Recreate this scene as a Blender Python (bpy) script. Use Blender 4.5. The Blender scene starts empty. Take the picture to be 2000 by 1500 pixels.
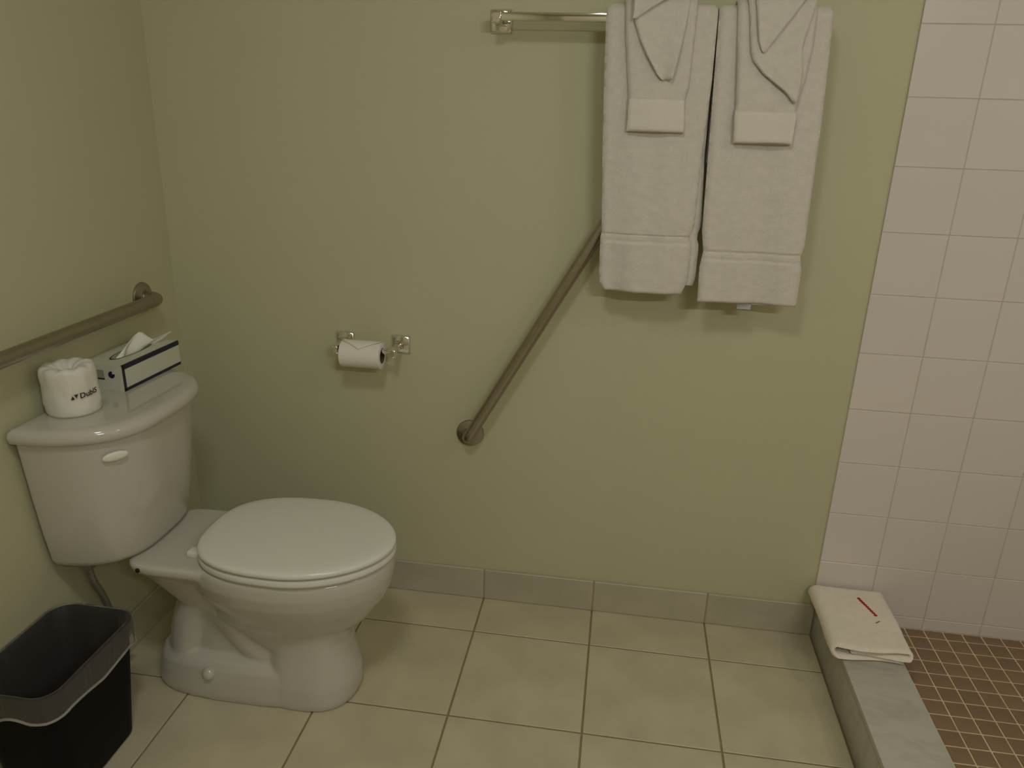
import bpy, bmesh, math, random
from mathutils import Vector, Matrix, noise

random.seed(7)
S = bpy.context.scene
COL = S.collection

# ------------------------------------------------------------------ camera
cam_d = bpy.data.cameras.new('camera'); cam = bpy.data.objects.new('camera', cam_d); COL.objects.link(cam)
yaw, pitch, roll = .13735, .34155, .02978
fwd = Vector((-math.sin(yaw)*math.cos(pitch), math.cos(yaw)*math.cos(pitch), -math.sin(pitch)))
rgt = Vector((math.cos(yaw), math.sin(yaw), 0)); upv = rgt.cross(fwd)
r2 = rgt*math.cos(roll) + upv*math.sin(roll); u2 = -rgt*math.sin(roll) + upv*math.cos(roll)
mw = Matrix((r2, u2, -fwd)).transposed().to_4x4(); mw.translation = (1.2566, -1.9968, 1.4237)
cam.matrix_world = mw
cam_d.sensor_width = 36; cam_d.lens = 1500.2*36/2000; cam_d.clip_start = .02
S.camera = cam

# ------------------------------------------------------------------ world, exposure
w = bpy.data.worlds.new('world'); S.world = w; w.use_nodes = True
w.node_tree.nodes['Background'].inputs[0].default_value = (.05, .05, .05, 1)
w.node_tree.nodes['Background'].inputs[1].default_value = .05
vs = S.view_settings
vs.view_transform = 'Standard'; vs.look = 'None'; vs.gamma = 1; vs.use_curve_mapping = False
vs.exposure = -0.09

# lamps of the room (energies in W); the fixtures that hold them are built near the end
CEILING_LAMP = ((1.00, -1.65, 2.36), 7.6, (.97, 1, .97), .15)
SHOWER_LAMP = ((2.70, -1.40, 2.38), 3.3, (1, .90, .70), .09)
VANITY_LAMP = ((2.10, -2.70, 2.08), 10.6, (.98, 1, .98))

ROOM_X, ROOM_Y, ROOM_Z = 3.10, -2.80, 2.44

# ------------------------------------------------------------------ helpers
def link(o): COL.objects.link(o); return o
def smooth(me, ang=None):
    for p in me.polygons: p.use_smooth = True
    if ang:
        me.set_sharp_from_angle(angle=math.radians(ang))
def mesh_obj(name, verts, faces, mat, parent=None, sm=True, ang=40):
    me = bpy.data.meshes.new(name); me.from_pydata([tuple(v) for v in verts], [], faces); me.validate()
    bm = bmesh.new(); bm.from_mesh(me); bmesh.ops.recalc_face_normals(bm, faces=bm.faces); bm.to_mesh(me); bm.free()
    if sm: smooth(me, ang)
    if mat: me.materials.append(mat)
    o = link(bpy.data.objects.new(name, me))
    if parent: o.parent = parent
    return o
def from_bm(name, bm, mat, parent=None, sm=True, ang=40):
    me = bpy.data.meshes.new(name); bmesh.ops.recalc_face_normals(bm, faces=bm.faces); bm.to_mesh(me); bm.free()
    if sm: smooth(me, ang)
    if mat: me.materials.append(mat)
    o = link(bpy.data.objects.new(name, me))
    if parent: o.parent = parent
    return o
def empty(name, loc=(0, 0, 0)):
    o = link(bpy.data.objects.new(name, None)); o.location = loc; o.empty_display_size = .05
    return o
def tag(o, label=None, cat=None, group=None, kind=None):
    if label: o['label'] = label
    if cat: o['category'] = cat
    if group: o['group'] = group
    if kind: o['kind'] = kind
    return o
def attach(o, parent):
    o.parent = parent; o.matrix_parent_inverse = Matrix.Translation(parent.location).inverted(); return o
def sub(o, part):
    o.parent = part; o.matrix_parent_inverse = Matrix.Identity(4); return o
def rbox_bm(x0, x1, y0, y1, z0, z1, bev=0, seg=2):
    bm = bmesh.new(); bmesh.ops.create_cube(bm, size=1)
    for v in bm.verts:
        v.co = Vector(((x0+x1)/2+v.co.x*(x1-x0), (y0+y1)/2+v.co.y*(y1-y0), (z0+z1)/2+v.co.z*(z1-z0)))
    if bev: bmesh.ops.bevel(bm, geom=bm.edges[:], offset=bev, segments=seg, profile=.5, affect='EDGES')
    return bm
def box(name, x0, x1, y0, y1, z0, z1, mat, parent=None, bev=0, seg=2):
    o = from_bm(name, rbox_bm(x0, x1, y0, y1, z0, z1, bev, seg), mat, None)
    if parent: attach(o, parent)
    return o
def loft(rings, cap=True, closed=False):
    n = len(rings[0]); V = [p for r in rings for p in r]; F = []
    m = len(rings)
    for i in range(m if closed else m-1):
        a, b = i*n, ((i+1) % m)*n
        for j in range(n): F.append((a+j, a+(j+1) % n, b+(j+1) % n, b+j))
    if cap and not closed:
        F.append(tuple(range(n))[::-1]); F.append(tuple((m-1)*n+j for j in range(n)))
    return V, F
def tube(pts, rad, seg=20, cap=True):
    pts = [Vector(p) for p in pts]; rings = []
    t0 = (pts[1]-pts[0]).normalized()
    up = Vector((0, 0, 1)) if abs(t0.z) < .9 else Vector((1, 0, 0))
    n = t0.cross(up).normalized()
    for i, p in enumerate(pts):
        t = (pts[min(i+1, len(pts)-1)]-pts[max(i-1, 0)]).normalized()
        n = (n-t*n.dot(t)).normalized(); b = t.cross(n)
        r = rad(i) if callable(rad) else rad
        rings.append([p+n*r*math.cos(a)+b*r*math.sin(a) for a in [2*math.pi*k/seg for k in range(seg)]])
    return loft(rings, cap)
def lathe(prof, origin, axis, seg=40):
    """prof: list of (radius, height along axis)"""
    axis = Vector(axis).normalized(); o = Vector(origin)
    up = Vector((0, 0, 1)) if abs(axis.z) < .9 else Vector((1, 0, 0))
    n = axis.cross(up).normalized(); b = axis.cross(n)
    return loft([[o+axis*h+n*r*math.cos(2*math.pi*k/seg)+b*r*math.sin(2*math.pi*k/seg) for k in range(seg)] for r, h in prof])
def bez(p0, p1, p2, p3, n):
    p0, p1, p2, p3 = map(Vector, (p0, p1, p2, p3)); out = []
    for i in range(n+1):
        t = i/n; out.append(p0*(1-t)**3+p1*3*t*(1-t)**2+p2*3*t*t*(1-t)+p3*t**3)
    return out
def lerp_table(tab, z):
    """tab: list of (z, value), z falling; linear look-up, clamped"""
    if z >= tab[0][0]: return tab[0][1]
    for (z0, a), (z1, b) in zip(tab, tab[1:]):
        if z1 <= z <= z0:
            t = (z0-z)/(z0-z1) if z0 != z1 else 0
            return a+(b-a)*t
    return tab[-1][1]
def sup(cx, cy, front, rear, hw, nf, nr, N=72):
    """egg outline, x forward"""
    out = []
    for k in range(N):
        a = 2*math.pi*k/N; c, s = math.cos(a), math.sin(a)
        n = nf if c > 0 else nr; L = front if c > 0 else rear
        out.append((cx+L*math.copysign(abs(c)**(2/n), c), cy+hw*math.copysign(abs(s)**(2/n), s)))
    return out

# ------------------------------------------------------------------ materials
def new_mat(name):
    m = bpy.data.materials.new(name); m.use_nodes = True
    nt = m.node_tree; return m, nt, nt.nodes['Principled BSDF']
def N(nt, t, **kw):
    n = nt.nodes.new(t)
    for k, v in kw.items():
        if k in n.inputs: n.inputs[k].default_value = v
        else: setattr(n, k, v)
    return n
def mat(name, col, rough=.5, metal=0., var=.0, vscale=8., bump=0., bscale=200., spec=.5, rnd=0., coat=0., sheen=0., detail=4.):
    m, nt, b = new_mat(name); L = nt.links
    b.inputs['Roughness'].default_value = rough; b.inputs['Metallic'].default_value = metal
    b.inputs['Specular IOR Level'].default_value = spec
    if coat: b.inputs['Coat Weight'].default_value = coat; b.inputs['Coat Roughness'].default_value = .05
    if sheen: b.inputs['Sheen Weight'].default_value = sheen
    tc = N(nt, 'ShaderNodeTexCoord')
    col4 = (*col, 1)
    n1 = N(nt, 'ShaderNodeTexNoise', Scale=vscale, Detail=detail); L.new(tc.outputs['Object'], n1.inputs['Vector'])
    mr = N(nt, 'ShaderNodeMapRange'); mr.inputs['From Min'].default_value = .3; mr.inputs['From Max'].default_value = .7
    mr.inputs['To Min'].default_value = 1-var; mr.inputs['To Max'].default_value = 1+var
    L.new(n1.outputs['Fac'], mr.inputs['Value'])
    out = mr.outputs['Result']
    if rnd:
        oi = N(nt, 'ShaderNodeObjectInfo'); m2 = N(nt, 'ShaderNodeMapRange')
        m2.inputs['To Min'].default_value = 1-rnd; m2.inputs['To Max'].default_value = 1+rnd
        L.new(oi.outputs['Random'], m2.inputs['Value'])
        mu = N(nt, 'ShaderNodeMath', operation='MULTIPLY'); L.new(out, mu.inputs[0]); L.new(m2.outputs['Result'], mu.inputs[1]); out = mu.outputs[0]
    hs = N(nt, 'ShaderNodeVectorMath', operation='SCALE'); hs.inputs[0].default_value = col; L.new(out, hs.inputs['Scale'])
    L.new(hs.outputs[0], b.inputs['Base Color'])
    if bump:
        n2 = N(nt, 'ShaderNodeTexNoise', Scale=bscale, Detail=3); L.new(tc.outputs['Object'], n2.inputs['Vector'])
        bp = N(nt, 'ShaderNodeBump', Strength=bump, Distance=.002); L.new(n2.outputs['Fac'], bp.inputs['Height'])
        L.new(bp.outputs['Normal'], b.inputs['Normal'])
    m.diffuse_color = col4
    return m
def marble(name, base, dark, scale):
    m, nt, b = new_mat(name); L = nt.links
    tc = N(nt, 'ShaderNodeTexCoord')
    mp = N(nt, 'ShaderNodeMapping'); mp.inputs['Rotation'].default_value = (0, 0, .6); mp.inputs['Scale'].default_value = (1, 2.2, 1.4)
    L.new(tc.outputs['Object'], mp.inputs['Vector'])
    n1 = N(nt, 'ShaderNodeTexNoise', Scale=scale, Detail=8, Roughness=.62, Distortion=1.2); L.new(mp.outputs[0], n1.inputs['Vector'])
    cr = N(nt, 'ShaderNodeValToRGB'); e = cr.color_ramp.elements
    e[0].position = .36; e[0].color = (*dark, 1); e[1].position = .54; e[1].color = (*base, 1)
    L.new(n1.outputs['Fac'], cr.inputs[0]); L.new(cr.outputs[0], b.inputs['Base Color'])
    b.inputs['Roughness'].default_value = .32
    return m
M = {}
M['paint'] = mat('wall_paint', (.53, .512, .33), .62, var=.015, vscale=3, bump=.12, bscale=260, spec=.3)
M['ceiling'] = mat('ceiling_paint', (.75, .72, .62), .8, var=.01)
M['grout_floor'] = mat('floor_grout', (.32, .235, .12), .9, var=.12, vscale=20, bump=.3)
M['grout_base'] = mat('baseboard_grout', (.33, .28, .19), .9, var=.1, vscale=20)
M['floor_tile'] = mat('floor_tile', (.56, .50, .345), .38, var=.10, vscale=7, bump=.06, bscale=90, rnd=.03, detail=8)
M['base_tile'] = mat('baseboard_tile', (.47, .42, .31), .42, var=.10, vscale=9, bump=.06, bscale=90, rnd=.03, detail=8)
M['wall_tile'] = mat('shower_wall_tile', (.70, .63, .58), .22, var=.012, vscale=5, rnd=.012)
M['grout_wall'] = mat('shower_wall_grout', (.54, .465, .40), .85, var=.1, vscale=20)
M['mosaic'] = mat('mosaic_tile', (.245, .160, .090), .45, var=.12, vscale=14, rnd=.09, bump=.1)
M['grout_mosaic'] = mat('mosaic_grout', (.74, .60, .36), .85, var=.12, vscale=30)
M['marble'] = marble('curb_marble', (.54, .52, .455), (.46, .44, .38), 9)
M['porcelain'] = mat('porcelain', (.55, .52, .45), .10, var=.006, coat=.4)
M['seat'] = mat('seat_plastic', (.75, .74, .66), .22, var=.006)
M['chrome'] = mat('polished_chrome', (.80, .79, .76), .07, 1.)
M['steel'] = mat('brushed_steel', (.40, .355, .29), .34, 1., var=.06, vscale=60, bump=.05, bscale=400)
M['towel'] = mat('white_terry', (.69, .635, .56), .95, var=.04, vscale=60, bump=.9, bscale=480, spec=.1, sheen=.25)
M['towel_band'] = mat('white_towel_weave', (.72, .66, .575), .9, var=.02, vscale=60, bump=.35, bscale=700, spec=.15, sheen=.15)
M['mat_towel'] = mat('cream_terry', (.86, .77, .65), .95, var=.03, vscale=60, bump=.8, bscale=480, spec=.1, sheen=.2)
M['paper'] = mat('toilet_paper', (.80, .76, .68), .95, var=.015, bump=.15, bscale=600, spec=.1)
M['core'] = mat('cardboard_core', (.10, .08, .055), .9, var=.05)
M['wrap'] = mat('paper_wrapper', (.74, .715, .63), .55, var=.03, vscale=18, bump=.5, bscale=45)
M['ink'] = mat('dark_red_ink', (.035, .012, .014), .6)
M['card'] = mat('tissue_box_card', (.60, .60, .48), .5, var=.01)
M['card_dull'] = mat('tissue_box_print', (.30, .32, .24), .5, var=.02)
M['navy'] = mat('navy_print', (.012, .010, .032), .5)
M['tissue'] = mat('tissue', (.84, .82, .72), .95, bump=.1, bscale=300)
M['bin'] = mat('black_plastic', (.0040, .0038, .0042), .6, bump=.02, bscale=300, spec=.15)
M['red'] = mat('red_thread', (.42, .02, .012), .85, bump=.4, bscale=900)
M['grey_thread'] = mat('grey_thread', (.22, .2, .17), .85)
M['hose'] = mat('braided_hose', (.34, .31, .26), .45, .7, var=.2, vscale=200, bump=.6, bscale=500)
M['black'] = mat('dark_hole', (.01, .009, .007), .8)
M['door'] = mat('added_door_paint', (.88, .78, .60), .45, var=.01)  # pale paint of the added door, brightened for the towel bar's reflection
M['tag'] = mat('care_tag', (.42, .43, .43), .6)
M['plastic'] = mat('white_plastic', (.78, .76, .66), .35)
def liner_mat(name, base):
    m, nt, b = new_mat(name); L = nt.links
    b.inputs['Base Color'].default_value = (.62, .58, .50, 1); b.inputs['Roughness'].default_value = .25
    tr = N(nt, 'ShaderNodeBsdfTransparent'); mx = N(nt, 'ShaderNodeMixShader')
    fr = N(nt, 'ShaderNodeFresnel'); fr.inputs['IOR'].default_value = 1.35
    ad = N(nt, 'ShaderNodeMath', operation='ADD'); ad.inputs[1].default_value = base; ad.use_clamp = True
    tc = N(nt, 'ShaderNodeTexCoord'); n2 = N(nt, 'ShaderNodeTexNoise', Scale=17, Detail=3, Distortion=1.2)
    mp = N(nt, 'ShaderNodeMapping'); mp.inputs['Scale'].default_value = (1, 1, .35)
    L.new(tc.outputs['Object'], mp.inputs[0]); L.new(mp.outputs[0], n2.inputs['Vector'])
    bp = N(nt, 'ShaderNodeBump', Strength=.9, Distance=.01); L.new(n2.outputs['Fac'], bp.inputs['Height'])
    L.new(bp.outputs[0], b.inputs['Normal']); L.new(bp.outputs[0], fr.inputs['Normal'])
    L.new(fr.outputs[0], ad.inputs[0]); L.new(ad.outputs[0], mx.inputs[0]); L.new(tr.outputs[0], mx.inputs[1]); L.new(b.outputs[0], mx.inputs[2])
    L.new(mx.outputs[0], nt.nodes['Material Output'].inputs['Surface'])
    return m
M['liner'] = liner_mat('clear_bin_liner', .05)
M['cuff'] = liner_mat('clear_bin_liner_cuff', .10)
M['cuff_hem'] = liner_mat('clear_bin_liner_hem', .38)
def emit(name, col, st):
    m, nt, b = new_mat(name)
    b.inputs['Emission Color'].default_value = (*col, 1); b.inputs['Emission Strength'].default_value = st
    b.inputs['Base Color'].default_value = (.8, .8, .8, 1); return m

# ------------------------------------------------------------------ setting: shell
TILE, GX, GY = .334, .913, .169            # floor tile pitch, a joint in x, first joint from the back wall
XS, W, ZR = 1.876, .1535, .097             # shower tile edge, wall tile pitch, first row joint above the shower floor
CURB0, CURB1, CURBZ = 1.886, 2.036, .140
SHZ = .060
def struct(name, *a, label=None, bev=0):
    o = box(name, *a, bev=bev); tag(o, kind='structure', label=label); return o

floor = struct('floor', -.1, CURB1, ROOM_Y-.1, .1, -.08, -.0035, M['grout_floor'], label='square beige ceramic floor tiles with brown grout')
wall_back = struct('wall_back', -.1, XS, 0, .1, -.05, ROOM_Z, M['paint'], label='olive beige painted wall behind the toilet')
wall_left = struct('wall_left', -.1, 0, ROOM_Y-.1, 0, -.05, ROOM_Z, M['paint'], label='olive beige painted side wall behind the toilet tank')
wall_right = struct('wall_right', ROOM_X, ROOM_X+.1, ROOM_Y-.1, .1, -.05, ROOM_Z, M['wall_tile'], label='pale wall at the end of the shower')
wall_front = struct('wall_front', -.1, ROOM_X+.1, ROOM_Y-.1, ROOM_Y, -.05, ROOM_Z, M['paint'], label='painted wall opposite the towel bar')
ceiling = struct('ceiling', -.1, ROOM_X+.1, ROOM_Y-.1, .1, ROOM_Z, ROOM_Z+.1, M['ceiling'], label='plain off white ceiling')
wall_shower = struct('wall_shower', XS, ROOM_X, -.0052, .1, -.05, ROOM_Z, M['grout_wall'], label='square white glazed tiles of the shower wall')
floor_shower = struct('floor_shower', CURB1, ROOM_X, ROOM_Y, -.0035, -.08, SHZ-.0018, M['grout_mosaic'], label='brown mosaic shower floor with cream grout')

door = empty('added_door', (.68, ROOM_Y, 0)); tag(door, 'unseen cream door added for the chrome towel bar to reflect', kind='structure')  # unseen door, added so the chrome towel bar has something pale to reflect
box('added_door_leaf', .29, 1.07, ROOM_Y, ROOM_Y+.02, .005, 2.03, M['door'], door, .003)
for a_ in ((.22, .285, .0, 2.10), (1.075, 1.14, .0, 2.10), (.285, 1.075, 2.035, 2.10)):
    box('added_door_frame', a_[0], a_[1], ROOM_Y, ROOM_Y+.032, a_[2], a_[3], M['door'], door, .004)
for z0, z1 in ((.18, .92), (1.05, 1.85)):
    box('added_door_panel', .41, .95, ROOM_Y+.018, ROOM_Y+.026, z0, z1, M['door'], door, .005)
_cache = {}
def tile(name, x0, x1, y0, y1, z0, z1, m, parent, bev):
    """a tile as an object of its own; alike tiles share their mesh"""
    key = (name, round(x1-x0, 4), round(y1-y0, 4), round(z1-z0, 4), m.name)
    if key not in _cache:
        dx, dy, dz = (x1-x0)/2, (y1-y0)/2, (z1-z0)/2
        bm = rbox_bm(-dx, dx, -dy, dy, -dz, dz, bev, 1)
        me = bpy.data.meshes.new(name); bmesh.ops.recalc_face_normals(bm, faces=bm.faces); bm.to_mesh(me); bm.free(); me.materials.append(m)
        _cache[key] = me
    o = link(bpy.data.objects.new(name, _cache[key])); o.location = ((x0+x1)/2, (y0+y1)/2, (z0+z1)/2); o.parent = parent
    return o
G = .0024                                   # half joint on the floor
xs = [0] + [GX+TILE*k for k in (-2, -1, 0, 1, 2)] + [CURB0]
ys = [0, -GY] + [-GY-TILE*k for k in range(1, 8)] + [ROOM_Y]
for i in range(len(xs)-1):
    for j in range(len(ys)-1):
        tile('floor_tile', xs[i]+G, xs[i+1]-G, ys[j+1]+G, ys[j]-G, -.0035, 0, M['floor_tile'], floor, .0011)
# tiled baseboards, joints in line with the floor
BH = .103
bb = struct('baseboard_back', 0, CURB0, -.0078, 0, 0, BH-.002, M['grout_base'], label='cut beige tile skirting along the back wall')
for i in range(len(xs)-1):
    tile('baseboard_tile', xs[i]+.0014, xs[i+1]-.0014, -.0095, 0, .0012, BH, M['base_tile'], bb, .0018)
bl = struct('baseboard_left', 0, .0078, ROOM_Y, -.0095, 0, BH-.002, M['grout_base'], label='cut beige tile skirting along the wall behind the toilet')
for j in range(len(ys)-1):
    tile('baseboard_tile', 0, .0095, ys[j+1]+.0014, min(ys[j]-.0014, -.011), .0012, BH, M['base_tile'], bl, .0018)
# shower wall tiles
zz = [SHZ, ZR] + [ZR+W*k for k in range(1, 16)] + [ROOM_Z]
xx = [XS+W*k for k in range(8)]
xx.append(ROOM_X)
for i in range(len(xx)-1):
    for j in range(len(zz)-1):
        tile('wall_tile', xx[i]+(.0009 if i else 0), xx[i+1]-.0009, -.0065, .002, zz[j]+.0009, zz[j+1]-.0009, M['wall_tile'], wall_shower, .0010)
# mosaic
P = .0515
mx = [2.188+P*k for k in range(-2, 18)]; my = [-.042-P*k for k in range(0, 30)]
mx = [CURB1+.002]+mx; my = [-.0065]+my
far_v, far_f = [], []
for i in range(len(mx)-1):
    for j in range(len(my)-1):
        a = (mx[i]+.0021, mx[i+1]-.0021, my[j+1]+.0021, my[j]-.0021)
        if mx[i+1] < 2.72 and my[j+1] > -.87:
            tile('mosaic_tile', *a, SHZ-.002, SHZ, M['mosaic'], floor_shower, .0007)
        else:
            n = len(far_v)
            for z in (SHZ-.002, SHZ): far_v += [(a[0], a[2], z), (a[1], a[2], z), (a[1], a[3], z), (a[0], a[3], z)]
            far_f += [(n+4, n+5, n+6, n+7), (n, n+1, n+5, n+4), (n+1, n+2, n+6, n+5), (n+2, n+3, n+7, n+6), (n+3, n, n+4, n+7)]
o = mesh_obj('mosaic_field', far_v, far_f, M['mosaic'], floor_shower, sm=False); o['kind'] = 'stuff'

# shower curb: two marble slabs
curb = empty('shower_curb', (CURB0+.07, -.75, 0))
tag(curb, 'low grey marble curb between beige floor and brown mosaic shower floor', 'curb', kind='structure')
box('top_slab', CURB0-.001, CURB1+.001, -1.75, -.0095, CURBZ-.02, CURBZ, M['marble'], curb, .0025)
box('side_slab', CURB0+.001, CURB0+.022, -1.748, -.0095, 0, CURBZ-.0205, M['marble'], curb, .0008)
box('inner_slab', CURB1-.022, CURB1-.001, -1.748, -.0095, SHZ-.002, CURBZ-.0205, M['marble'], curb, .0008)

# ------------------------------------------------------------------ toilet
TY = -.455
toilet = empty('toilet', (.40, TY, 0))
tag(toilet, 'white two-piece toilet with closed lid and bowed tank against the wall', 'toilet')
def slices(rows, N_=64, nf=2.0, nr=2.4):
    """rows: (z, rear x, front x, half width)"""
    R = []
    for z, xr, xf, hw in rows:
        cx = xr+(xf-xr)*.5
        R.append([Vector((x, y, z)) for x, y in sup(cx, TY, xf-cx, cx-xr, hw, nf, nr, N_)])
    return R
bm = bmesh.new()
def add(vf):
    V, F = vf; vs_ = [bm.verts.new(v) for v in V]
    for f in F:
        try: bm.faces.new([vs_[i] for i in f])
        except ValueError: pass
add(loft(slices([(.406, .285, .762, .171), (.397, .28, .768, .175), (.37, .275, .768, .176), (.335, .28, .760, .167), (.30, .30, .745, .150), (.265, .325, .722, .130),
                 (.235, .31, .700, .114), (.21, .34, .672, .098), (.18, .38, .655, .088), (.15, .42, .650, .08)], nf=1.95, nr=2.5)))
add(loft(slices([(0, .44, .664, .103), (.02, .44, .671, .106), (.06, .445, .671, .104), (.10, .455, .663, .098), (.14, .46, .655, .092), (.18, .46, .654, .09), (.23, .45, .67, .09)], nf=2.3, nr=3.5)))
add(loft(slices([(0, .146, .655, .104), (.018, .138, .66, .107), (.06, .142, .655, .104), (.09, .150, .65, .099), (.108, .16, .64, .088), (.116, .18, .62, .07)], nf=2.6, nr=3.2)))
add(loft(slices([(.404, .150, .42, .142), (.398, .146, .43, .146), (.382, .148, .44, .145), (.370, .154, .45, .132), (.345, .166, .46, .112), (.30, .195, .48, .092), (.25, .235, .48, .075), (.20, .28, .46, .06)], nf=3.5, nr=5)))
tp = bez((.50, TY, .13), (.42, TY, .08), (.38, TY, .20), (.33, TY, .245), 12)[:-1]+bez((.33, TY, .245), (.28, TY, .28), (.235, TY, .22), (.225, TY, .06), 12)
V, F = tube(tp, .058, 24)
V = [Vector((v.x, TY+(v.y-TY)*1.32, v.z)) for v in V]
add((V, F))
add(loft(slices([(.05, .21, .55, .062), (.12, .215, .54, .062), (.18, .225, .53, .060), (.24, .235, .52, .060), (.30, .25, .50, .06)], nf=4, nr=4)))
bmesh.ops.recalc_face_normals(bm, faces=bm.faces)
tmp = from_bm('bowl_raw', bm, None, None, sm=False)
md = tmp.modifiers.new('r', 'REMESH'); md.mode = 'VOXEL'; md.voxel_size = .0045
md = tmp.modifiers.new('s', 'SMOOTH'); md.factor = .5; md.iterations = 9
dg = bpy.context.evaluated_depsgraph_get()
me = bpy.data.meshes.new_from_object(tmp.evaluated_get(dg)); me.name = 'bowl'
bpy.data.objects.remove(tmp)
zmin = min(v.co.z for v in me.vertices)
for v in me.vertices:
    if v.co.z < .02: v.co.z = max(.0005, v.co.z-zmin*(1-v.co.z/.02))
smooth(me); me.materials.clear(); me.materials.append(M['porcelain'])
bowl = link(bpy.data.objects.new('bowl', me)); attach(bowl, toilet)
# tank
def tank_ring(z, xb, xf, hw, n=3.0, m=2.6, N_=56):
    """D outline: straight back, bowed front with round shoulders"""
    rb = .010; pts = []
    for k in range(5):
        a = math.pi+.5*math.pi*k/5; pts.append((xb+rb+rb*math.cos(a), TY-hw+rb+rb*math.sin(a)))
    for k in range(N_+1):
        a = -.5*math.pi+math.pi*k/N_; t = math.sin(a)
        x = xb+(xf-xb)*max(0., 1-abs(t)**n)**(1/m)
        pts.append((max(x, xb+rb), TY+hw*t))
    for k in range(1, 6):
        a = .5*math.pi+.5*math.pi*k/5; pts.append((xb+rb+rb*math.cos(a), TY+hw-rb+rb*math.sin(a)))
    return [Vector((x, y, z)) for x, y in pts]
rows = [(.406, .030, .165, .155), (.407, .022, .182, .174), (.412, .017, .191, .183), (.425, .014, .197, .188), (.50, .013, .209, .198), (.60, .013, .221, .209), (.70, .013, .231, .218), (.731, .013, .234, .221)]
V, F = loft([tank_ring(z, a, b, c) for z, a, b, c in rows]); tank = mesh_obj('tank', V, F, M['porcelain'], None, ang=60); attach(tank, toilet)
rows = [(.7312, .016, .238, .221), (.7315, .010, .246, .228), (.735, .007, .251, .233), (.748, .006, .253, .235), (.757, .008, .250, .232), (.763, .014, .243, .226), (.7655, .024, .232, .215), (.7665, .045, .20, .185)]
V, F = loft([tank_ring(z, a, b, c) for z, a, b, c in rows]); lid = mesh_obj('tank_lid', V, F, M['porcelain'], None, ang=70); attach(lid, toilet)
# flush lever on the tank front, by its near end
lev = []
for k in range(17):
    t = -1+2*k/16; L_ = math.sqrt(max(0, 1-t*t))*.95+.05
    c0 = Vector((.2005, -.6165, .6925)); dr = Vector((.0185, .0195, .0015)); nr = Vector((.0195, -.0185, 0)).normalized()
    lev.append([c0+dr*t+nr*(.0048*L_*math.cos(a))+Vector((0, 0, 1))*(.0108*L_*math.sin(a)) for a in [2*math.pi*i/16 for i in range(16)]])
V, F = loft(lev); lv = mesh_obj('flush_lever', V, F, M['plastic'], None, ang=None); sub(lv, tank)
V, F = lathe([(.0095, 0), (.0095, .016), (.007, .018)], (.182, -.600, .6925), (.72, -.69, 0), 20)
sp = mesh_obj('lever_pivot', V, F, M['plastic'], None); sub(sp, tank)
# seat ring and lid
def outline(z, s=0., dz=0):
    return [Vector((x, y, z)) for x, y in sup(.540, TY, .232-s, .234-s, .179-s, 1.9, 2.7, 96)]
def inner(z, s=0.):
    return [Vector((x, y, z)) for x, y in sup(.555, TY, .150+s, .150+s, .105+s, 2.0, 2.2, 96)]
V, F = loft([outline(.4095, .007), outline(.4105, .002), outline(.418, -.001), outline(.4255, .001), outline(.4270, .007), inner(.4270, .004), inner(.424), inner(.413), inner(.4095, .004)], closed=True)
seat = mesh_obj('seat', V, F, M['seat'], None, ang=60); attach(seat, toilet)
V, F = loft([outline(.4318, .008), outline(.4322, .003), outline(.4355, 0), outline(.442, .0005), outline(.4455, .0035), outline(.4475, .009), outline(.4488, .025), outline(.4495, .07), outline(.450, .13)])
sl = mesh_obj('seat_lid', V, F, M['seat'], None, ang=60); attach(sl, toilet)
for s in (-1, 1):
    h = box('hinge', .288, .322, TY+s*.075-.015, TY+s*.075+.015, .402, .420, M['seat'], toilet, .006, 3)
for z0, z1, up_ in ((.4265, .4322, sl), (.4020, .4100, seat)):
    for x_, y_ in ((.45, .145), (.45, -.145), (.66, .10), (.66, -.10)):
        b_ = box('bumper', x_-.008, x_+.008, TY+y_-.005, TY+y_+.005, z0, z1, M['seat'], None, .001); sub(b_, up_)
# bolt caps on the foot
for s in (-1, 1):
    V, F = lathe([(.0165, -.012), (.016, .004), (.0125, .0095), (.006, .0125), (.001, .013)], (.315, TY+s*.1005, .080), (0, s, .35), 24)
    c = mesh_obj('bolt_cap', V, F, M['porcelain'], None); sub(c, bowl)
V, F = lathe([(.0055, -.004), (.0055, .0016), (.0005, .0018)], (.196, TY-.1435, .391), (-.35, -1, 0), 14)
c = mesh_obj('deck_hole', V, F, M['black'], None); sub(c, bowl)
# supply hose
hose = empty('water_supply_hose', (.06, -.56, .10))
tag(hose, 'grey braided water hose hanging under the toilet tank behind the bin', 'hose')
pts = bez((.075, -.602, .409), (.075, -.604, .33), (.072, -.575, .32), (.062, -.555, .27), 12)[:-1]+bez((.062, -.555, .27), (.05, -.530, .22), (.055, -.52, .19), (.055, -.52, .150), 10)
V, F = tube(pts, .0085, 14); h = mesh_obj('hose', V, F, M['hose'], None); attach(h, hose)
V, F = lathe([(.013, 0), (.014, .003), (.014, .018), (.009, .022)], (.075, -.602, .386), (0, 0, 1), 6)
h = mesh_obj('coupling_nut', V, F, M['hose'], None, ang=20); attach(h, hose)
V, F = tube([(.0, -.52, .14), (.03, -.52, .14), (.085, -.52, .14)], .012, 16); h = mesh_obj('stop_valve', V, F, M['chrome'], None); attach(h, hose)
V, F = lathe([(.028, 0), (.028, .003), (.014, .008)], (.0, -.52, .14), (1, 0, 0), 24); h = mesh_obj('wall_flange', V, F, M['chrome'], None); attach(h, hose)

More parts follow.
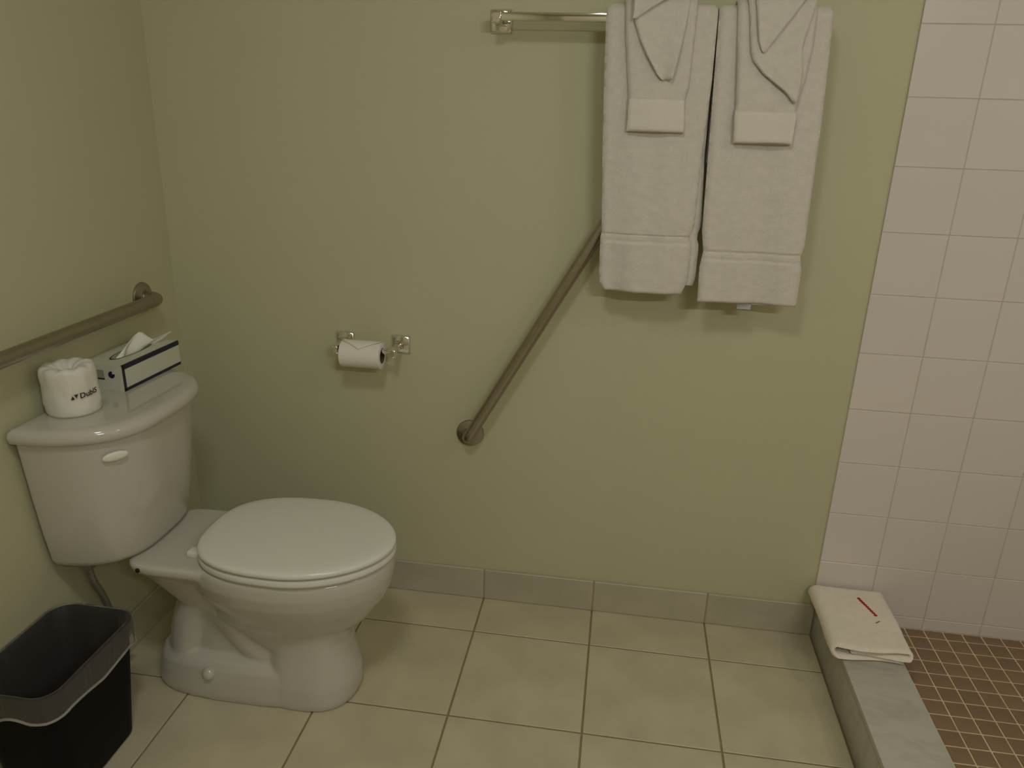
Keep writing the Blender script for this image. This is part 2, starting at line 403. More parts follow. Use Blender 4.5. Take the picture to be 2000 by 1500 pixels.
# ------------------------------------------------------------------ things on the tank
roll_w = empty('wrapped_toilet_roll', (.074, -.556, .7665))
tag(roll_w, 'toilet roll in white paper wrapper standing on the toilet tank lid', 'toilet roll')
RR, RH, RC, RZ = .0555, .104, (.074, -.556), .7672
rings = []
prof = [(.0, .002), (.2, .001), (.8, .0), (.96, .0), (1.0, .006), (1.005, .02)]+[(1.0, RH*k/14) for k in range(3, 12)]+[(1.0, RH-.012), (.985, RH-.005), (.93, RH+.0005), (.8, RH+.0025), (.6, RH+.001), (.42, RH-.004), (.28, RH-.013), (.1, RH-.02), (.0, RH-.021)]
for q, h in prof:
    ring = []
    for k in range(72):
        a = 2*math.pi*k/72
        n = noise.noise((math.cos(a)*2.3, math.sin(a)*2.3, h*26+1.7))*.0034 if q > .5 else 0
        cr = .0018*math.sin(a*9+q*5)*(1 if .15 < q < .97 and h > RH*.8 else 0)
        lean = (h/RH)*-.004
        r = max(.0004, RR*q)+n*(1 if 0.02 < h < RH*.95 else .5)
        ring.append(Vector((RC[0]+r*math.cos(a)+lean, RC[1]+r*math.sin(a), RZ+h+cr)))
    rings.append(ring)
V, F = loft(rings); o = mesh_obj('paper_wrapper', V, F, M['wrap'], None, ang=None); attach(o, roll_w)
# printed mark and lettering, wrapped round the roll
def wrap_print(verts2d, faces, name, ang0, z0, parent):
    V = []
    for x, y in verts2d:
        y = y+x*.10; a = ang0+x/RR; r = RR+.0028
        V.append(Vector((RC[0]+r*math.cos(a), RC[1]+r*math.sin(a), RZ+z0+y)))
    o = mesh_obj(name, V, faces, M['ink'], None, sm=False); attach(o, parent); return o
def text_mesh(txt, size, font_offset=0.):
    cu = bpy.data.curves.new('t', 'FONT'); cu.body = txt; cu.size = size; cu.offset = font_offset; cu.resolution_u = 4
    ob = link(bpy.data.objects.new('t', cu)); dg = bpy.context.evaluated_depsgraph_get()
    me = bpy.data.meshes.new_from_object(ob.evaluated_get(dg)); bpy.data.objects.remove(ob); bpy.data.curves.remove(cu)
    bm = bmesh.new(); bm.from_mesh(me); bmesh.ops.triangulate(bm, faces=bm.faces); bmesh.ops.subdivide_edges(bm, edges=[e for e in bm.edges if e.calc_length() > .003], cuts=1)
    bmesh.ops.triangulate(bm, faces=bm.faces)
    v = [(a.co.x, a.co.y) for a in bm.verts]; bm.verts.index_update(); f = [tuple(x.index for x in p.verts) for p in bm.faces]; bm.free()
    return v, f
v, f = text_mesh('DublS', .0165, .0004)
wrap_print(v, f, 'lettering', math.radians(-38), .0435, roll_w)
tri = [(0, 0), (.0075, 0), (.00375, .0085), (.0068, .0105), (.0148, .0105), (.0108, .002)]
wrap_print(tri, [(0, 1, 2), (3, 4, 5)], 'printed_mark', math.radians(-55.5), .0425, roll_w)

# tissue box: long face towards the bowl
TB = (.060, -.315, .7668); tbz = .0640; thx, thy = .0555, .1115
tbox = empty('tissue_box', TB); tbox.rotation_euler.z = math.radians(-3.0)
tag(tbox, 'flat white tissue box with navy border on the toilet tank lid', 'tissue box')
def local(name, bmv, m, parent, ang=40): return from_bm(name, bmv, m, parent, ang=ang)
# carton with an oval slot in its top
slot = [(.020*math.cos(a), .070*math.sin(a)) for a in [2*math.pi*k/48 for k in range(48)]]
V = []; F = []
def rect_ring(n=48):
    out = []
    for k in range(n):
        a = 2*math.pi*k/n; c, s = math.cos(a), math.sin(a); t = min(thx/max(abs(c), 1e-9), thy/max(abs(s), 1e-9)); out.append((c*t, s*t))
    # snap to the corners
    ca = math.atan2(thy, thx)
    for a, x, y in ((ca, thx, thy), (math.pi-ca, -thx, thy), (math.pi+ca, -thx, -thy), (2*math.pi-ca, thx, -thy)):
        out[int(round(a/(2*math.pi)*n)) % n] = (x, y)
    return out
rr = rect_ring()
rings = [[Vector((x, y, 0)) for x, y in rr], [Vector((x, y, tbz)) for x, y in rr], [Vector((x, y, tbz)) for x, y in slot], [Vector((x, y, tbz-.002)) for x, y in slot], [Vector((x*.98, y*.98, tbz-.03)) for x, y in slot]]
V, F = loft(rings); o = mesh_obj('carton', V, F, M['card'], tbox, ang=30)
def strip(name, x0, x1, y0, y1, z0, z1, m): return from_bm(name, rbox_bm(x0, x1, y0, y1, z0, z1), m, tbox, sm=False)
e = .0006
bm = rbox_bm(thx, thx+e, -thy, thy, tbz-.0105, tbz)
for a in ((thx, thx+e, -thy, thy, 0, .0075), (thx, thx+e, -thy, -thy+.009, 0, tbz), (thx-.004, thx+e, -thy, thy, tbz, tbz+e)):
    b2 = rbox_bm(*a); tm = bpy.data.meshes.new('x'); b2.to_mesh(tm); b2.free(); bm.from_mesh(tm); bpy.data.meshes.remove(tm)
from_bm('navy_border', bm, M['navy'], tbox, sm=False)
strip('print_panel', -.050, .006, -thy-e, -thy, .030, .050, M['card_dull'])
strip('print_line', -.050, .006, -thy-e*1.5, -thy, .0265, .0295, M['navy'])
V, F = lathe([(.0085, 0), (.0085, .0008), (.0003, .0009)], (.026, -thy, .040), (0, -1, 0), 24); emb = mesh_obj('printed_emblem', V, F, M['navy'], tbox)
V, F = lathe([(.0030, 0), (.0030, .0010), (.0003, .0011)], (.0315, -thy-.0006, .045), (0, -1, 0), 14); sub(mesh_obj('emblem_dot', V, F, M['card'], None), emb)
# slot rim and the tissue standing out of it
rim = [[Vector((x*s, y*s, tbz+h)) for x, y in slot] for s, h in ((1.0, .0001), (1.085, .0001), (1.085, .0006), (1.0, .0006))]
V, F = loft(rim, closed=True); mesh_obj('slot_rim', V, F, M['navy'], tbox)
def sheet(name, fn, nu, nv, m, parent, th=.0008):
    V = []; F = []
    for i in range(nu+1):
        for j in range(nv+1): V.append(fn(i/nu, j/nv))
    for i in range(nu):
        for j in range(nv): a = i*(nv+1)+j; F.append((a, a+1, a+nv+2, a+nv+1))
    o = mesh_obj(name, V, F, m, parent, ang=None)
    md = o.modifiers.new('solid', 'SOLIDIFY'); md.thickness = th; md.offset = 0
    return o
TOPC = [(0, (.000, -.058, .0625)), (.12, (.000, -.045, .068)), (.34, (.003, .012, .0990)), (.42, (.006, .027, .1060)), (.47, (.009, .036, .1040)), (.60, (.016, .048, .090)), (.70, (.024, .056, .080)), (.86, (.030, .098, .084)), (1.0, (.034, .122, .0865))]
def tissue(u, v):
    # u along the slot, v upwards; one peak stands, the far wing falls towards the back wall
    for (a_, p), (b_, q) in zip(TOPC, TOPC[1:]):
        if a_ <= u <= b_: top = Vector(p).lerp(Vector(q), (u-a_)/(b_-a_)); break
    bot = Vector((.004*math.sin(u*11), -.060+.118*u, tbz-.012))
    p = bot.lerp(top, v); p.x += .005*math.sin(v*math.pi)*math.sin(u*14)
    return p
sheet('tissue', tissue, 40, 10, M['tissue'], tbox)

# ------------------------------------------------------------------ waste bin and liner
def rrect(x0, x1, y0, y1, r, z, n=10, f=None):
    out = []
    for cx, cy, a0 in ((x1-r, y1-r, 0), (x0+r, y1-r, .5*math.pi), (x0+r, y0+r, math.pi), (x1-r, y0+r, 1.5*math.pi)):
        for k in range(n+1):
            a = a0+.5*math.pi*k/n; out.append(Vector((cx+r*math.cos(a), cy+r*math.sin(a), z)))
        # straight run to the next corner
        nx = {0: (x0+r, y1), .5*math.pi: (x0, y0+r), math.pi: (x1-r, y0), 1.5*math.pi: (x1, y1-r)}[a0]
        p = out[-1].copy()
        for k in range(1, 8): out.append(p.lerp(Vector((nx[0], nx[1], z)), k/8))
    return out
wb = empty('waste_bin', (.108, -.785, 0))
tag(wb, 'black rectangular plastic waste bin standing beside the toilet', 'waste bin')
def bin_ring(z, grow=0., zoff=0):
    t = z/.305
    return rrect(.026-.016*t-grow+.002, .188+.020*t+grow, -.905-.025*t-grow, -.662+.026*t+grow, .045+grow, z)
V, F = loft([bin_ring(.0005, -.012), bin_ring(.0015, -.003), bin_ring(.006), bin_ring(.15), bin_ring(.298), bin_ring(.298, .0035), bin_ring(.304, .0035), bin_ring(.305, 0), bin_ring(.304, -.003), bin_ring(.15, -.003), bin_ring(.006, -.003), bin_ring(.0055, -.02)])
o = mesh_obj('body', V, F, M['bin'], None, ang=40); attach(o, wb)
ln = empty('bin_liner', (.108, -.785, .01))
tag(ln, 'clear plastic bag lining the black bin and folded over its rim', 'bin liner')
def liner_ring(z, grow, amp, sd, drop=0.):
    R = bin_ring(min(z, .304), grow); out = []; c = Vector((.107, -.785, z))
    for k, p in enumerate(R):
        a = 2*math.pi*k/len(R); d = (p-c); d.z = 0; d.normalize()
        nn = noise.noise((math.cos(a)*5+sd, math.sin(a)*5, z*18)) * amp + noise.noise((math.cos(a)*13, math.sin(a)*13+sd, z*9))*amp*.5 + (amp*.75*math.sin(a*13+sd+z*14)*noise.noise((math.cos(a)*3, math.sin(a)*3, sd)) if amp > .003 else 0)
        q = p+d*nn; q.z = z+drop*(noise.noise((math.cos(a)*2.2, math.sin(a)*2.2, sd+9)))
        q.x = max(q.x, .0015); out.append(q)
    return out
L_ = [liner_ring(.012, -.034, .004, 2), liner_ring(.06, -.026, .014, 2), liner_ring(.10, -.024, .016, 2), liner_ring(.14, -.022, .016, 2), liner_ring(.18, -.019, .014, 2), liner_ring(.22, -.016, .012, 2), liner_ring(.25, -.013, .009, 2), liner_ring(.285, -.008, .004, 2), liner_ring(.3068, -.0025, .0008, 3), liner_ring(.3085, .001, .0006, 3),
      liner_ring(.3065, .0062, .0008, 3)]
V, F = loft(L_); F = [f for f in F if len(f) == 4 or 0 in f]
o = mesh_obj('bag', V, F, M['liner'], None, ang=None); attach(o, ln)
L_ = [liner_ring(.3065, .0062, .0008, 3), liner_ring(.29, .0085, .0015, 4), liner_ring(.27, .0095, .002, 4, .012), liner_ring(.250, .0105, .002, 4, .022), liner_ring(.246, .0110, .002, 4, .022), liner_ring(.2445, .0085, .002, 4, .022)]
V, F = loft(L_, cap=False)
o = mesh_obj('cuff', V, F, M['cuff'], None, ang=None); attach(o, ln)
ringp = liner_ring(.2455, .0112, .002, 4, .022)
V, F = tube(ringp+ringp[:1], .0030, 8); o = mesh_obj('cuff_hem', V, F, M['cuff_hem'], None, ang=None); attach(o, ln)

# ------------------------------------------------------------------ grab bars
def flange(parent, loc, axis, r=.040):
    V, F = lathe([(r, 0), (r, .002), (r-.0015, .0055), (r*.78, .0085), (r*.52, .0105), (.0195, .0115), (.0190, .016)], loc, axis, 48)
    o = mesh_obj('flange', V, F, M['steel'], None); attach(o, parent); return o
gb = empty('grab_bar', (0, -.55, .93))
tag(gb, 'horizontal brushed steel grab bar on the wall above the toilet tank', 'grab bar')
GZ = .929
pts = [Vector((.002, -.156, GZ)), Vector((.012, -.156, GZ))]+bez((.02, -.156, GZ), (.046, -.156, GZ), (.053, -.164, GZ), (.053, -.198, GZ), 12)
pts += [Vector((.053, -.205-.1*k, GZ)) for k in range(1, 8)]
pts += bez((.053, -1.01, GZ), (.053, -1.043, GZ), (.046, -1.05, GZ), (.02, -1.05, GZ), 12)+[Vector((.002, -1.05, GZ))]
V, F = tube(pts, .0165, 28); o = mesh_obj('bar', V, F, M['steel'], None); attach(o, gb)
flange(gb, (.0003, -.156, GZ), (1, 0, 0)); flange(gb, (.0003, -1.05, GZ), (1, 0, 0))
V, F = tube([(.0512, -.226, GZ-.0008), (.0512, -.230, GZ-.0008)], .0172, 28); o = mesh_obj('weld_ring', V, F, M['steel'], None); attach(o, gb)
gd = empty('grab_bar', (1.05, 0, .88))
tag(gd, 'diagonal brushed steel grab bar on the back wall below the towels', 'grab bar')
A, B = Vector((.864, 0, .549)), Vector((1.252, 0, 1.243)); d = (B-A).normalized(); out = Vector((0, -1, 0))
pts = [A+out*.002, A+out*.012]+bez(A+out*.018, A+out*.048, A+out*.053+d*.004, A+out*.053+d*.045, 12)
n = 8
for k in range(1, n): pts.append((A+out*.053+d*.045).lerp(B+out*.053-d*.045, k/n))
pts += bez(B+out*.053-d*.045, B+out*.053-d*.004, B+out*.048, B+out*.018, 12)+[B+out*.002]
V, F = tube(pts, .0160, 28); o = mesh_obj('bar', V, F, M['steel'], None); attach(o, gd)
for p in (A, B): flange(gd, p+out*.0003, out)

# ------------------------------------------------------------------ toilet paper holder
ph = empty('toilet_paper_holder', (.585, 0, .80))
tag(ph, 'polished chrome toilet paper holder with two square posts on the back wall', 'paper holder')
HZ = .801
def square_plate(parent, x, z, s, th):
    """square wall plate with a sloped edge"""
    def sq(h, y): return [Vector((x+a*h, y, z+b*h)) for a, b in ((-1, -1), (1, -1), (1, 1), (-1, 1))]
    V, F = loft([sq(s, -.0003), sq(s, -.0035), sq(s*.80, -th), sq(s*.74, -th-.0006)])
    bm = bmesh.new(); vv = [bm.verts.new(v) for v in V]; [bm.faces.new([vv[i] for i in f]) for f in F]
    bmesh.ops.bevel(bm, geom=bm.edges[:], offset=.0016, segments=2, affect='EDGES')
    o = from_bm('wall_plate', bm, M['chrome'], None, ang=50); attach(o, parent); return o
for x in (.504, .665):
    square_plate(ph, x, HZ, .0265, .009)
    s = -1 if x < .58 else 1
    # arm tapering out from the plate, then a square head that takes the roller
    xe = x-.002 if s < 0 else x-.002
    R = []
    for y, hx, hz, dz, dx in ((-.006, .0125, .0125, 0, 0), (-.018, .0085, .0085, 0, 0), (-.045, .0080, .0085, -.001, 0), (-.062, .0080, .0105, -.003, 0), (-.082, .0080, .0110, -.004, 0), (-.0835, .0070, .0100, -.004, 0)):
        R.append([Vector((xe+a*hx, y, HZ+dz+b*hz)) for a, b in ((-1, -1), (1, -1), (1, 1), (-1, 1))])
    V, F = loft(R); bm = bmesh.new(); vv = [bm.verts.new(v) for v in V]; [bm.faces.new([vv[i] for i in f]) for f in F]
    bmesh.ops.bevel(bm, geom=[e_ for e_ in bm.edges], offset=.0012, segments=2, affect='EDGES')
    o = from_bm('arm', bm, M['chrome'], None, ang=50); attach(o, ph)
RZ0, RY0 = HZ-.004, -.072
V, F = tube([(.512, RY0, RZ0), (.524, RY0, RZ0), (.5245, RY0, RZ0), (.645, RY0, RZ0), (.6455, RY0, RZ0), (.656, RY0, RZ0)], lambda i: .0085 if i in (2, 3) else .0062, 20)
o = mesh_obj('roller', V, F, M['chrome'], None); attach(o, ph)
tr = empty('toilet_roll', (.575, RY0, RZ0-.012))
tag(tr, 'used toilet roll with folded paper end on the chrome holder', 'toilet roll')
X0, X1, TC, TRr, CR = .519, .632, (RY0, RZ0-.0112), .0365, .0212
def circ(x, r, n=48): return [Vector((x, TC[0]+r*math.cos(2*math.pi*k/n), TC[1]+r*math.sin(2*math.pi*k/n))) for k in range(n)]
V, F = loft([circ(X0, CR), circ(X0, TRr-.002), circ(X0+.0015, TRr), circ(X1-.0015, TRr), circ(X1, TRr-.002), circ(X1, CR)], closed=True)
o = mesh_obj('paper', V, F, M['paper'], None); attach(o, tr)
V, F = loft([circ(X0-.0003, CR-.0014), circ(X0-.0003, CR), circ(X1+.0003, CR), circ(X1+.0003, CR-.0014)], closed=True)
o = mesh_obj('core', V, F, M['core'], None); attach(o, tr)
# folded point of the loose end, lying over the top of the roll
def flap(u, v):
    tip = 1-abs(2*u-1)
    a = math.radians(64)+v*math.radians(34+46*tip); r = TRr+.0012+.0016*v
    return Vector((X0+.004+(X1-X0-.008)*u, TC[0]+r*math.cos(a), TC[1]+r*math.sin(a)))
o = sheet('folded_end', flap, 24, 10, M['paper'], None, .0012); attach(o, tr)

# ------------------------------------------------------------------ towel bar
TBY, TBZ = -.072, 1.628
tb = empty('towel_bar', (1.3, 0, TBZ))
tag(tb, 'square polished chrome towel bar with square end posts on the back wall', 'towel bar')
box('bar', .930, 1.657, TBY-.0090, TBY+.0090, TBZ-.0090, TBZ+.0090, M['chrome'], tb, .0012)
for x in (.930, 1.657):
    square_plate(tb, x, TBZ-.004, .0270, .009)
    R = []
    for y, hx, hz in ((-.006, .0150, .0150), (-.020, .0105, .0110), (-.056, .0105, .0115), (-.0825, .0105, .0115), (-.0840, .0095, .0105)):
        R.append([Vector((x+a*hx, y, TBZ-.003+b*hz)) for a, b in ((-1, -1), (1, -1), (1, 1), (-1, 1))])
    V, F = loft(R); bm = bmesh.new(); vv = [bm.verts.new(v) for v in V]; [bm.faces.new([vv[i] for i in f]) for f in F]
    bmesh.ops.bevel(bm, geom=bm.edges[:], offset=.0012, segments=2, affect='EDGES')
    o = from_bm('post', bm, M['chrome'], None, ang=50); attach(o, tb)

# ------------------------------------------------------------------ towels
def ribbon(name, path, lo, hi, th, m, axis='x', nx=28, off=None, fuzz=.0008, seed=0, edge=.5, end_round=True):
    """thick cloth: path = list of 2D points (a, b); cross extents lo(i,p)..hi(i,p) along the third axis.
    axis 'x': (a,b)=(y,z), 'y': (a,b)=(x,z)"""
    path = [Vector(p) for p in path]; n = len(path); rings = []
    arc = [0]
    for i in range(1, n): arc.append(arc[-1]+(path[i]-path[i-1]).length)
    tot = arc[-1]
    for i, p in enumerate(path):
        t = (path[min(i+1, n-1)]-path[max(i-1, 0)]).normalized(); nr = Vector((-t.y, t.x))
        T = th(i, p) if callable(th) else th
        if end_round:
            q = min(arc[i], tot-arc[i])/(T*.5) if T else 1
            if q < 1: T *= max(.25, math.sqrt(max(0, 1-(1-q)**2)))
        a, b = lo(i, p), hi(i, p); ring = []
        for side in (1, -1):
            for k in range(nx+1):
                e_ = k/nx if side == 1 else 1-k/nx
                x = a+(b-a)*e_
                d = min(e_, 1-e_)*abs(b-a); q = min(1, d/(T*edge)+1e-6); hh = T*.5*math.sqrt(max(0, 1-(1-q)**2))
                g = off(i, p, e_, side) if off else 0
                f_ = fuzz*noise.noise((x*190+seed, arc[i]*190, side*7+seed))+fuzz*1.4*noise.noise((x*42+seed, arc[i]*42, side*3))
                w_ = p+nr*(side*(hh+f_)+g)
                ring.append(Vector((x, w_.x, w_.y)) if axis == 'x' else Vector((w_.x, x, w_.y)))
        rings.append(ring)
    V, F = loft(rings)
    return mesh_obj(name, V, F, m, None, ang=70)
def drape_path(rc, zf, zb, bulge=.0, step=.008):
    """from the back bottom, over the bar, down the front"""
    P_ = []; n = max(3, int((TBZ-zb)/.03))
    for k in range(n): P_.append((TBY+rc, zb+(TBZ-zb)*k/n))
    for k in range(13): a = math.pi*k/12; P_.append((TBY+rc*math.cos(a), TBZ+rc*math.sin(a)))
    n = max(4, int((TBZ-zf)/step))
    for k in range(1, n+1):
        t = k/n; P_.append((TBY-rc-bulge*math.sin(t*math.pi*.5), TBZ-(TBZ-zf)*t))
    return P_
def is_front(i, p): return p.x < TBY
def tabs(left, right):
    return (lambda i, p: lerp_table(left, p.y)), (lambda i, p: lerp_table(right, p.y))
GT = 'towels hanging on the towel bar'
BL_left = [(1.66, 1.180), (1.492, 1.186), (1.335, 1.193), (1.155, 1.203), (1.14, 1.201), (1.068, 1.203), (1.032, 1.205), (1.012, 1.217)]
BL_right = [(1.66, 1.425), (1.497, 1.427), (1.343, 1.422), (1.178, 1.421), (1.151, 1.412), (1.129, 1.420), (1.048, 1.420), (1.01, 1.407)]
BR_left = [(1.66, 1.4265), (1.498, 1.431), (1.285, 1.437), (1.167, 1.440), (1.121, 1.448), (1.081, 1.443), (1.001, 1.446)]
BR_right = [(1.66, 1.667), (1.555, 1.671), (1.407, 1.676), (1.272, 1.677), (1.143, 1.679), (1.118, 1.673), (1.082, 1.681), (.998, 1.680)]
def hem(z0, T):
    """thin woven band with ridges above the fluffy end"""
    def f(i, p):
        if p.x > TBY: return T
        d = z0-p.y
        if 0 <= d < .005: return T*.50          # stitched groove
        if .005 <= d < .0165: return T*.74      # flat woven stripe
        if .0165 <= d < .020: return T*.60
        if .020 <= d < .0235: return T*.86      # raised cord
        return T
    return f
def slope(z_l, z_r, L, R_):
    """front bottoms hang a little askew"""
    def off(i, p, e_, side): return 0
    return off
def bath(label, left, right, z_bot, z_hem, seed, extra):
    t = empty('bath_towel', ((left[0][1]+right[0][1])/2, TBY, z_bot)); tag(t, label, 'bath towel', GT)
    lo, hi0 = tabs(left, right)
    def hi(i, p):
        # the back leg stays clear of the end post
        full = hi0(i, p); return full-max(0, full-1.643)*min(1, max(0, (p.x-TBY)/.018))
    def rip(i, p, e_, side):
        if p.x > TBY: return 0
        k = (TBZ-p.y)/(TBZ-z_bot)
        return k*(.0045*math.sin(e_*7+seed)+.003*math.sin(e_*15+seed*2+p.y*3))+.004*max(0, k-.8)*5*math.sin(e_*5+seed)
    o = ribbon('front_layer', drape_path(.0215, z_bot, 1.32, .012, .0028), lo, hi, hem(z_hem, .0150), M['towel'], off=rip, seed=seed); attach(o, t)
    l2 = [(z, x+abs(extra[0])) for z, x in left]; r2_ = [(z, x+extra[1]*min(1, max(0, (1.42-z)/.2))) if extra[1] > 0 else (z, x+extra[1]) for z, x in right]; lo2, hi2 = tabs(l2, r2_)
    P2 = [(-.0855-.006*k/40, 1.600-(1.600-z_bot-extra[2])*k/40) for k in range(41)]
    o = ribbon('inner_layer', P2, lo2, hi2, .011, M['towel'], seed=seed+5); attach(o, t)
    return t
b1 = bath('white bath towel hanging over the towel bar beside the bare bar end', BL_left, BL_right, 1.010, 1.153, 1.3, (-.002, .018, .022))
b2 = bath('white bath towel with care tag hanging over the bar end near shower', BR_left, BR_right, .998, 1.122, 4.1, (.012, -.010, -.004))
o = box('care_tag', 1.545, 1.578, -.0935, -.0925, .981, 1.010, M['tag'], None); sub(o, [c_ for c_ in b2.children if c_.name.startswith('inner_layer')][0])
def hand(label, left, right, z_bot, z_hem, seed):
    t = empty('hand_towel', ((left[0][1]+right[0][1])/2, TBY, z_bot)); tag(t, label, 'hand towel', GT)
    lo, hi = tabs(left, right)
    def rip(i, p, e_, side):
        if p.x > TBY: return 0
        k = (TBZ-p.y)/(TBZ-z_bot)
        return k*(.003*math.sin(e_*6+seed)+.0015*math.sin(e_*17+seed))+.003*k*k
    o = ribbon('cloth', drape_path(.0370, z_bot, 1.40, .010), lo, hi, lambda i, p: .0115 if p.y > z_hem or p.x > TBY else .0105, M['towel'], off=rip, seed=seed); attach(o, t); cloth = o
    # woven band across the end
    P2 = [(TBY-.037-.0075-.0068-.003*k/12, z_hem-(z_hem-z_bot-.002)*k/12) for k in range(13)]
    lo2 = lambda i, p: lo(i, p)+.001; hi2 = lambda i, p: hi(i, p)-.001
    o = ribbon('woven_band', P2, lo2, hi2, .0065, M['towel_band'], off=lambda i, p, e_, s: .003*math.sin(e_*6+seed), fuzz=.0003, seed=seed); sub(o, cloth)
    return t
HL_l = [(1.67, 1.222), (1.598, 1.227), (1.471, 1.243), (1.383, 1.245)]
HL_r = [(1.67, 1.379), (1.601, 1.378), (1.485, 1.376), (1.463, 1.370), (1.385, 1.376)]
HR_l = [(1.67, 1.463), (1.54, 1.475), (1.45, 1.483), (1.428, 1.481), (1.37, 1.485)]
HR_r = [(1.67, 1.631), (1.584, 1.631), (1.512, 1.625), (1.445, 1.612), (1.427, 1.616), (1.369, 1.614)]
hand('white hand towel under the pointed washcloth on the towel bar', HL_l, HL_r, 1.386, 1.458, 2.2)
hand('white hand towel under the crossed folds of a washcloth near shower', HR_l, HR_r, 1.368, 1.438, 3.7)
def wash(label, left, right, z_bot, fl, fr, zf, seed):
    t = empty('washcloth', ((left[0][1]+right[0][1])/2, TBY, z_bot)); tag(t, label, 'washcloth', GT)
    lo, hi = tabs(left, right)
    def rip(i, p, e_, side):
        if p.x > TBY: return 0
        k = (TBZ-p.y)/(TBZ-z_bot); return .004*math.sin(math.pi*e_)+.003*k*math.sin(e_*5+seed)
    o = ribbon('folded_point', drape_path(.0490, z_bot, 1.52, .012, .005), lo, hi, .0100, M['towel'], off=rip, seed=seed); attach(o, t)
    lo2, hi2 = tabs(fl, fr)
    def rip2(i, p, e_, side): return 0 if p.x > TBY else .003*math.sin(math.pi*e_)
    o = ribbon('upper_fold', drape_path(.0600, zf, 1.60, .004, .005), lo2, hi2, .0090, M['towel'], off=rip2, seed=seed+3); attach(o, t)
    return t
wash('white washcloth folded to a blunt point over a hand towel',
     [(1.67, 1.238), (1.621, 1.243), (1.577, 1.261), (1.546, 1.278), (1.507, 1.304), (1.498, 1.314)],
     [(1.67, 1.363), (1.625, 1.359), (1.561, 1.350), (1.506, 1.340), (1.498, 1.336)], 1.498,
     [(1.69, 1.241), (1.658, 1.241), (1.621, 1.241)], [(1.69, 1.350), (1.659, 1.306), (1.644, 1.282), (1.621, 1.247)], 1.620, 6.1)
wash('white washcloth with crossed layered folds over a hand towel near shower',
     [(1.67, 1.484), (1.56, 1.500), (1.54, 1.508), (1.515, 1.531), (1.5, 1.553), (1.479, 1.583), (1.457, 1.603)],
     [(1.67, 1.629), (1.60, 1.612), (1.567, 1.606), (1.521, 1.614), (1.48, 1.612), (1.457, 1.610)], 1.457,
     [(1.69, 1.497), (1.661, 1.499), (1.581, 1.512), (1.561, 1.521), (1.557, 1.525)], [(1.69, 1.62), (1.662, 1.599), (1.638, 1.584), (1.604, 1.560), (1.563, 1.532), (1.557, 1.529)], 1.557, 8.4)

# ------------------------------------------------------------------ folded bath mat on the curb
bmt = empty('bath_mat', (1.95, -.16, CURBZ))
tag(bmt, 'cream towelling bath mat folded on the marble curb with red stitching', 'bath mat')
T0 = .0125; z1 = CURBZ+.0005+T0/2
XA, XB = 1.862, 2.051
path = []
path += [(2.030-.014*k, z1) for k in range(11)]                                  # bottom layer, right to left
xl = path[-1][0]
rA = .0138
for k in range(1, 12):
    a = -.5*math.pi-math.pi*k/12; path.append((XA+.012+rA*math.cos(a)*1.0, z1+rA+rA*math.sin(a)))
path = [(XA+.012+(2.030-XA-.012)*k/14, z1) for k in range(14, 0, -1)] + [(XA+.012+rA*math.cos(a), z1+rA+rA*math.sin(a)) for a in [-.5*math.pi-math.pi*k/12 for k in range(13)]]
ztop = z1+2*rA; rB = .0078
path += [(XA+.012+(XB-.012-XA-.012)*k/14, ztop) for k in range(1, 15)]
path += [(XB-.012+rB*math.cos(a), ztop-rB+rB*math.sin(a)) for a in [.5*math.pi-math.pi*k/10 for k in range(1, 11)]]
path += [(XB-.012-(.135)*k/10, ztop-2*rB) for k in range(1, 11)]
skew = lambda x: .012*(x-XA)/.2
lo = lambda i, p: -.290+.006*math.sin(i*.35)+.014*(2.05-p.x)/.19*0
hi = lambda i, p: -.016
def sag(i, p, e_, side): return .0012*math.sin(e_*9+p.x*20)
o = ribbon('folded_terry', path, lo, hi, T0*.97, M['mat_towel'], axis='y', nx=36, off=sag, seed=11, fuzz=.0007); attach(o, bmt)
def stitch(pts, name, m, wd):
    V = []; F = []
    for i, (x, y) in enumerate(pts):
        j = min(i+1, len(pts)-1); k = max(i-1, 0)
        d = Vector((pts[j][0]-pts[k][0], pts[j][1]-pts[k][1], 0)).normalized(); n_ = Vector((-d.y, d.x, 0))
        w_ = wd*(1 if i % 2 else .55)
        for s_, h in ((-1, 0), (-.7, .0022), (.7, .0022), (1, 0)): V.append(Vector((x, y, ztop+T0*.5-.0006+h))+n_*w_*s_)
        if i: a = (i-1)*4; F += [(a+q, a+q+1, a+5+q, a+4+q) for q in range(3)]
    o = mesh_obj(name, V, F, m, None, ang=None); attach(o, bmt)
stitch([(1.9735+.0270*k/18, -.066-.080*k/18) for k in range(19)], 'red_stitching', M['red'], .0062)
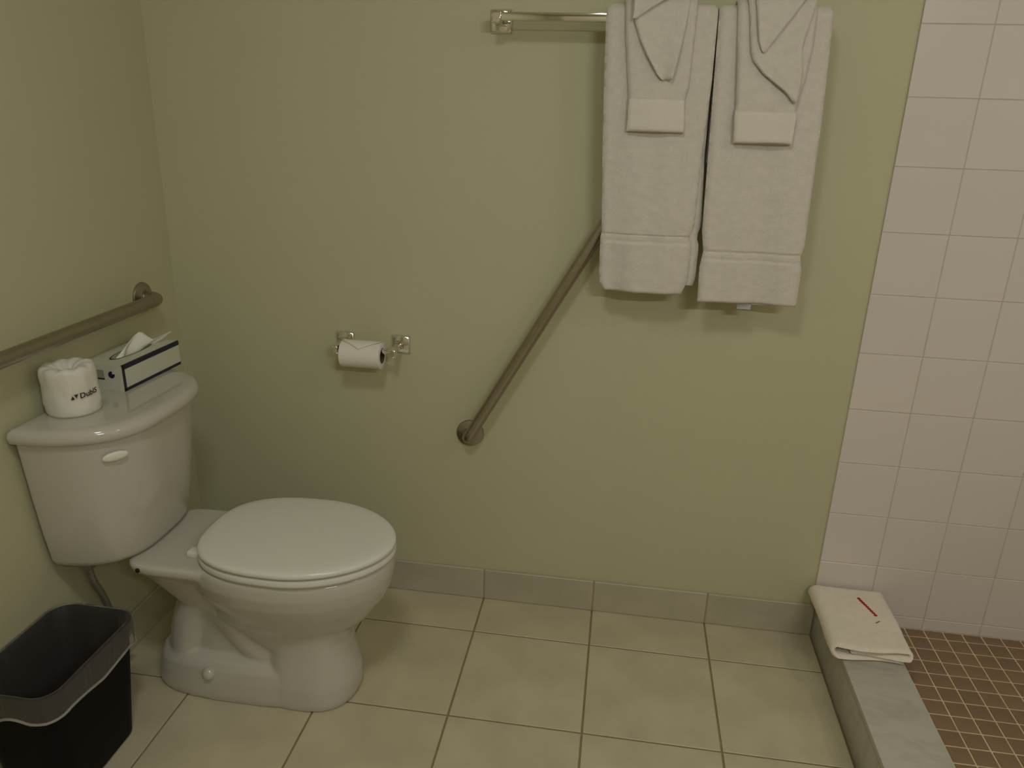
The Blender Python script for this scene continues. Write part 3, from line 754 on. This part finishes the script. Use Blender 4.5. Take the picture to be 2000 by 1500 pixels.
stitch([(1.990+.012*k/5, -.176+.010*k/5) for k in range(6)], 'grey_stitching', M['grey_thread'], .0018)

# ------------------------------------------------------------------ lamps
def area(name, loc, rot, sx, sy, watts, col, shape='RECTANGLE'):
    l = bpy.data.lights.new(name, 'AREA'); l.shape = shape; l.size = sx; l.size_y = sy; l.energy = watts; l.color = col
    o = link(bpy.data.objects.new(name, l)); o.location = loc; o.rotation_euler = rot; return o
def ceiling_fixture(name, label, P_, r):
    loc, watts, col, _ = P_
    f = empty(name, (loc[0], loc[1], ROOM_Z)); tag(f, label, 'ceiling light')
    V, F = lathe([(r*1.08, 0), (r*1.08, .02), (r*.98, .026)], (loc[0], loc[1], ROOM_Z-.0005), (0, 0, -1), 40); o = mesh_obj('rim', V, F, M['plastic'], None); attach(o, f)
    V, F = lathe([(r, .02), (r*.97, .034), (r*.8, .05), (r*.5, .058), (r*.1, .061)], (loc[0], loc[1], ROOM_Z), (0, 0, -1), 40)
    o = mesh_obj('glass_dome', V, F, emit(name+'_glass', col, watts*.35), None, ang=None); attach(o, f)
    l = area('lamp', (loc[0], loc[1], ROOM_Z-.066), (0, 0, 0), 2*r, 2*r, watts, col, 'DISK'); attach(l, f)
ceiling_fixture('ceiling_light', 'round glass ceiling light above the floor near toilet', CEILING_LAMP, CEILING_LAMP[3])
ceiling_fixture('shower_light', 'small round ceiling light above the shower', SHOWER_LAMP, SHOWER_LAMP[3])
loc, watts, col = VANITY_LAMP
f = empty('vanity_light', (loc[0], ROOM_Y, loc[2])); tag(f, 'long vanity light bar on the wall opposite the towels', 'wall light')
box('back_plate', loc[0]-.38, loc[0]+.38, ROOM_Y+.0005, ROOM_Y+.03, loc[2]-.05, loc[2]+.05, M['chrome'], f, .004)
V, F = tube([(loc[0]-.34, ROOM_Y+.055, loc[2]), (loc[0]+.34, ROOM_Y+.055, loc[2])], .03, 20); o = mesh_obj('glass_tube', V, F, emit('vanity_glass', col, watts*.5), None); attach(o, f)
l = area('lamp', (loc[0], ROOM_Y+.088, loc[2]), (math.radians(80), 0, 0), .66, .05, watts, col); attach(l, f)
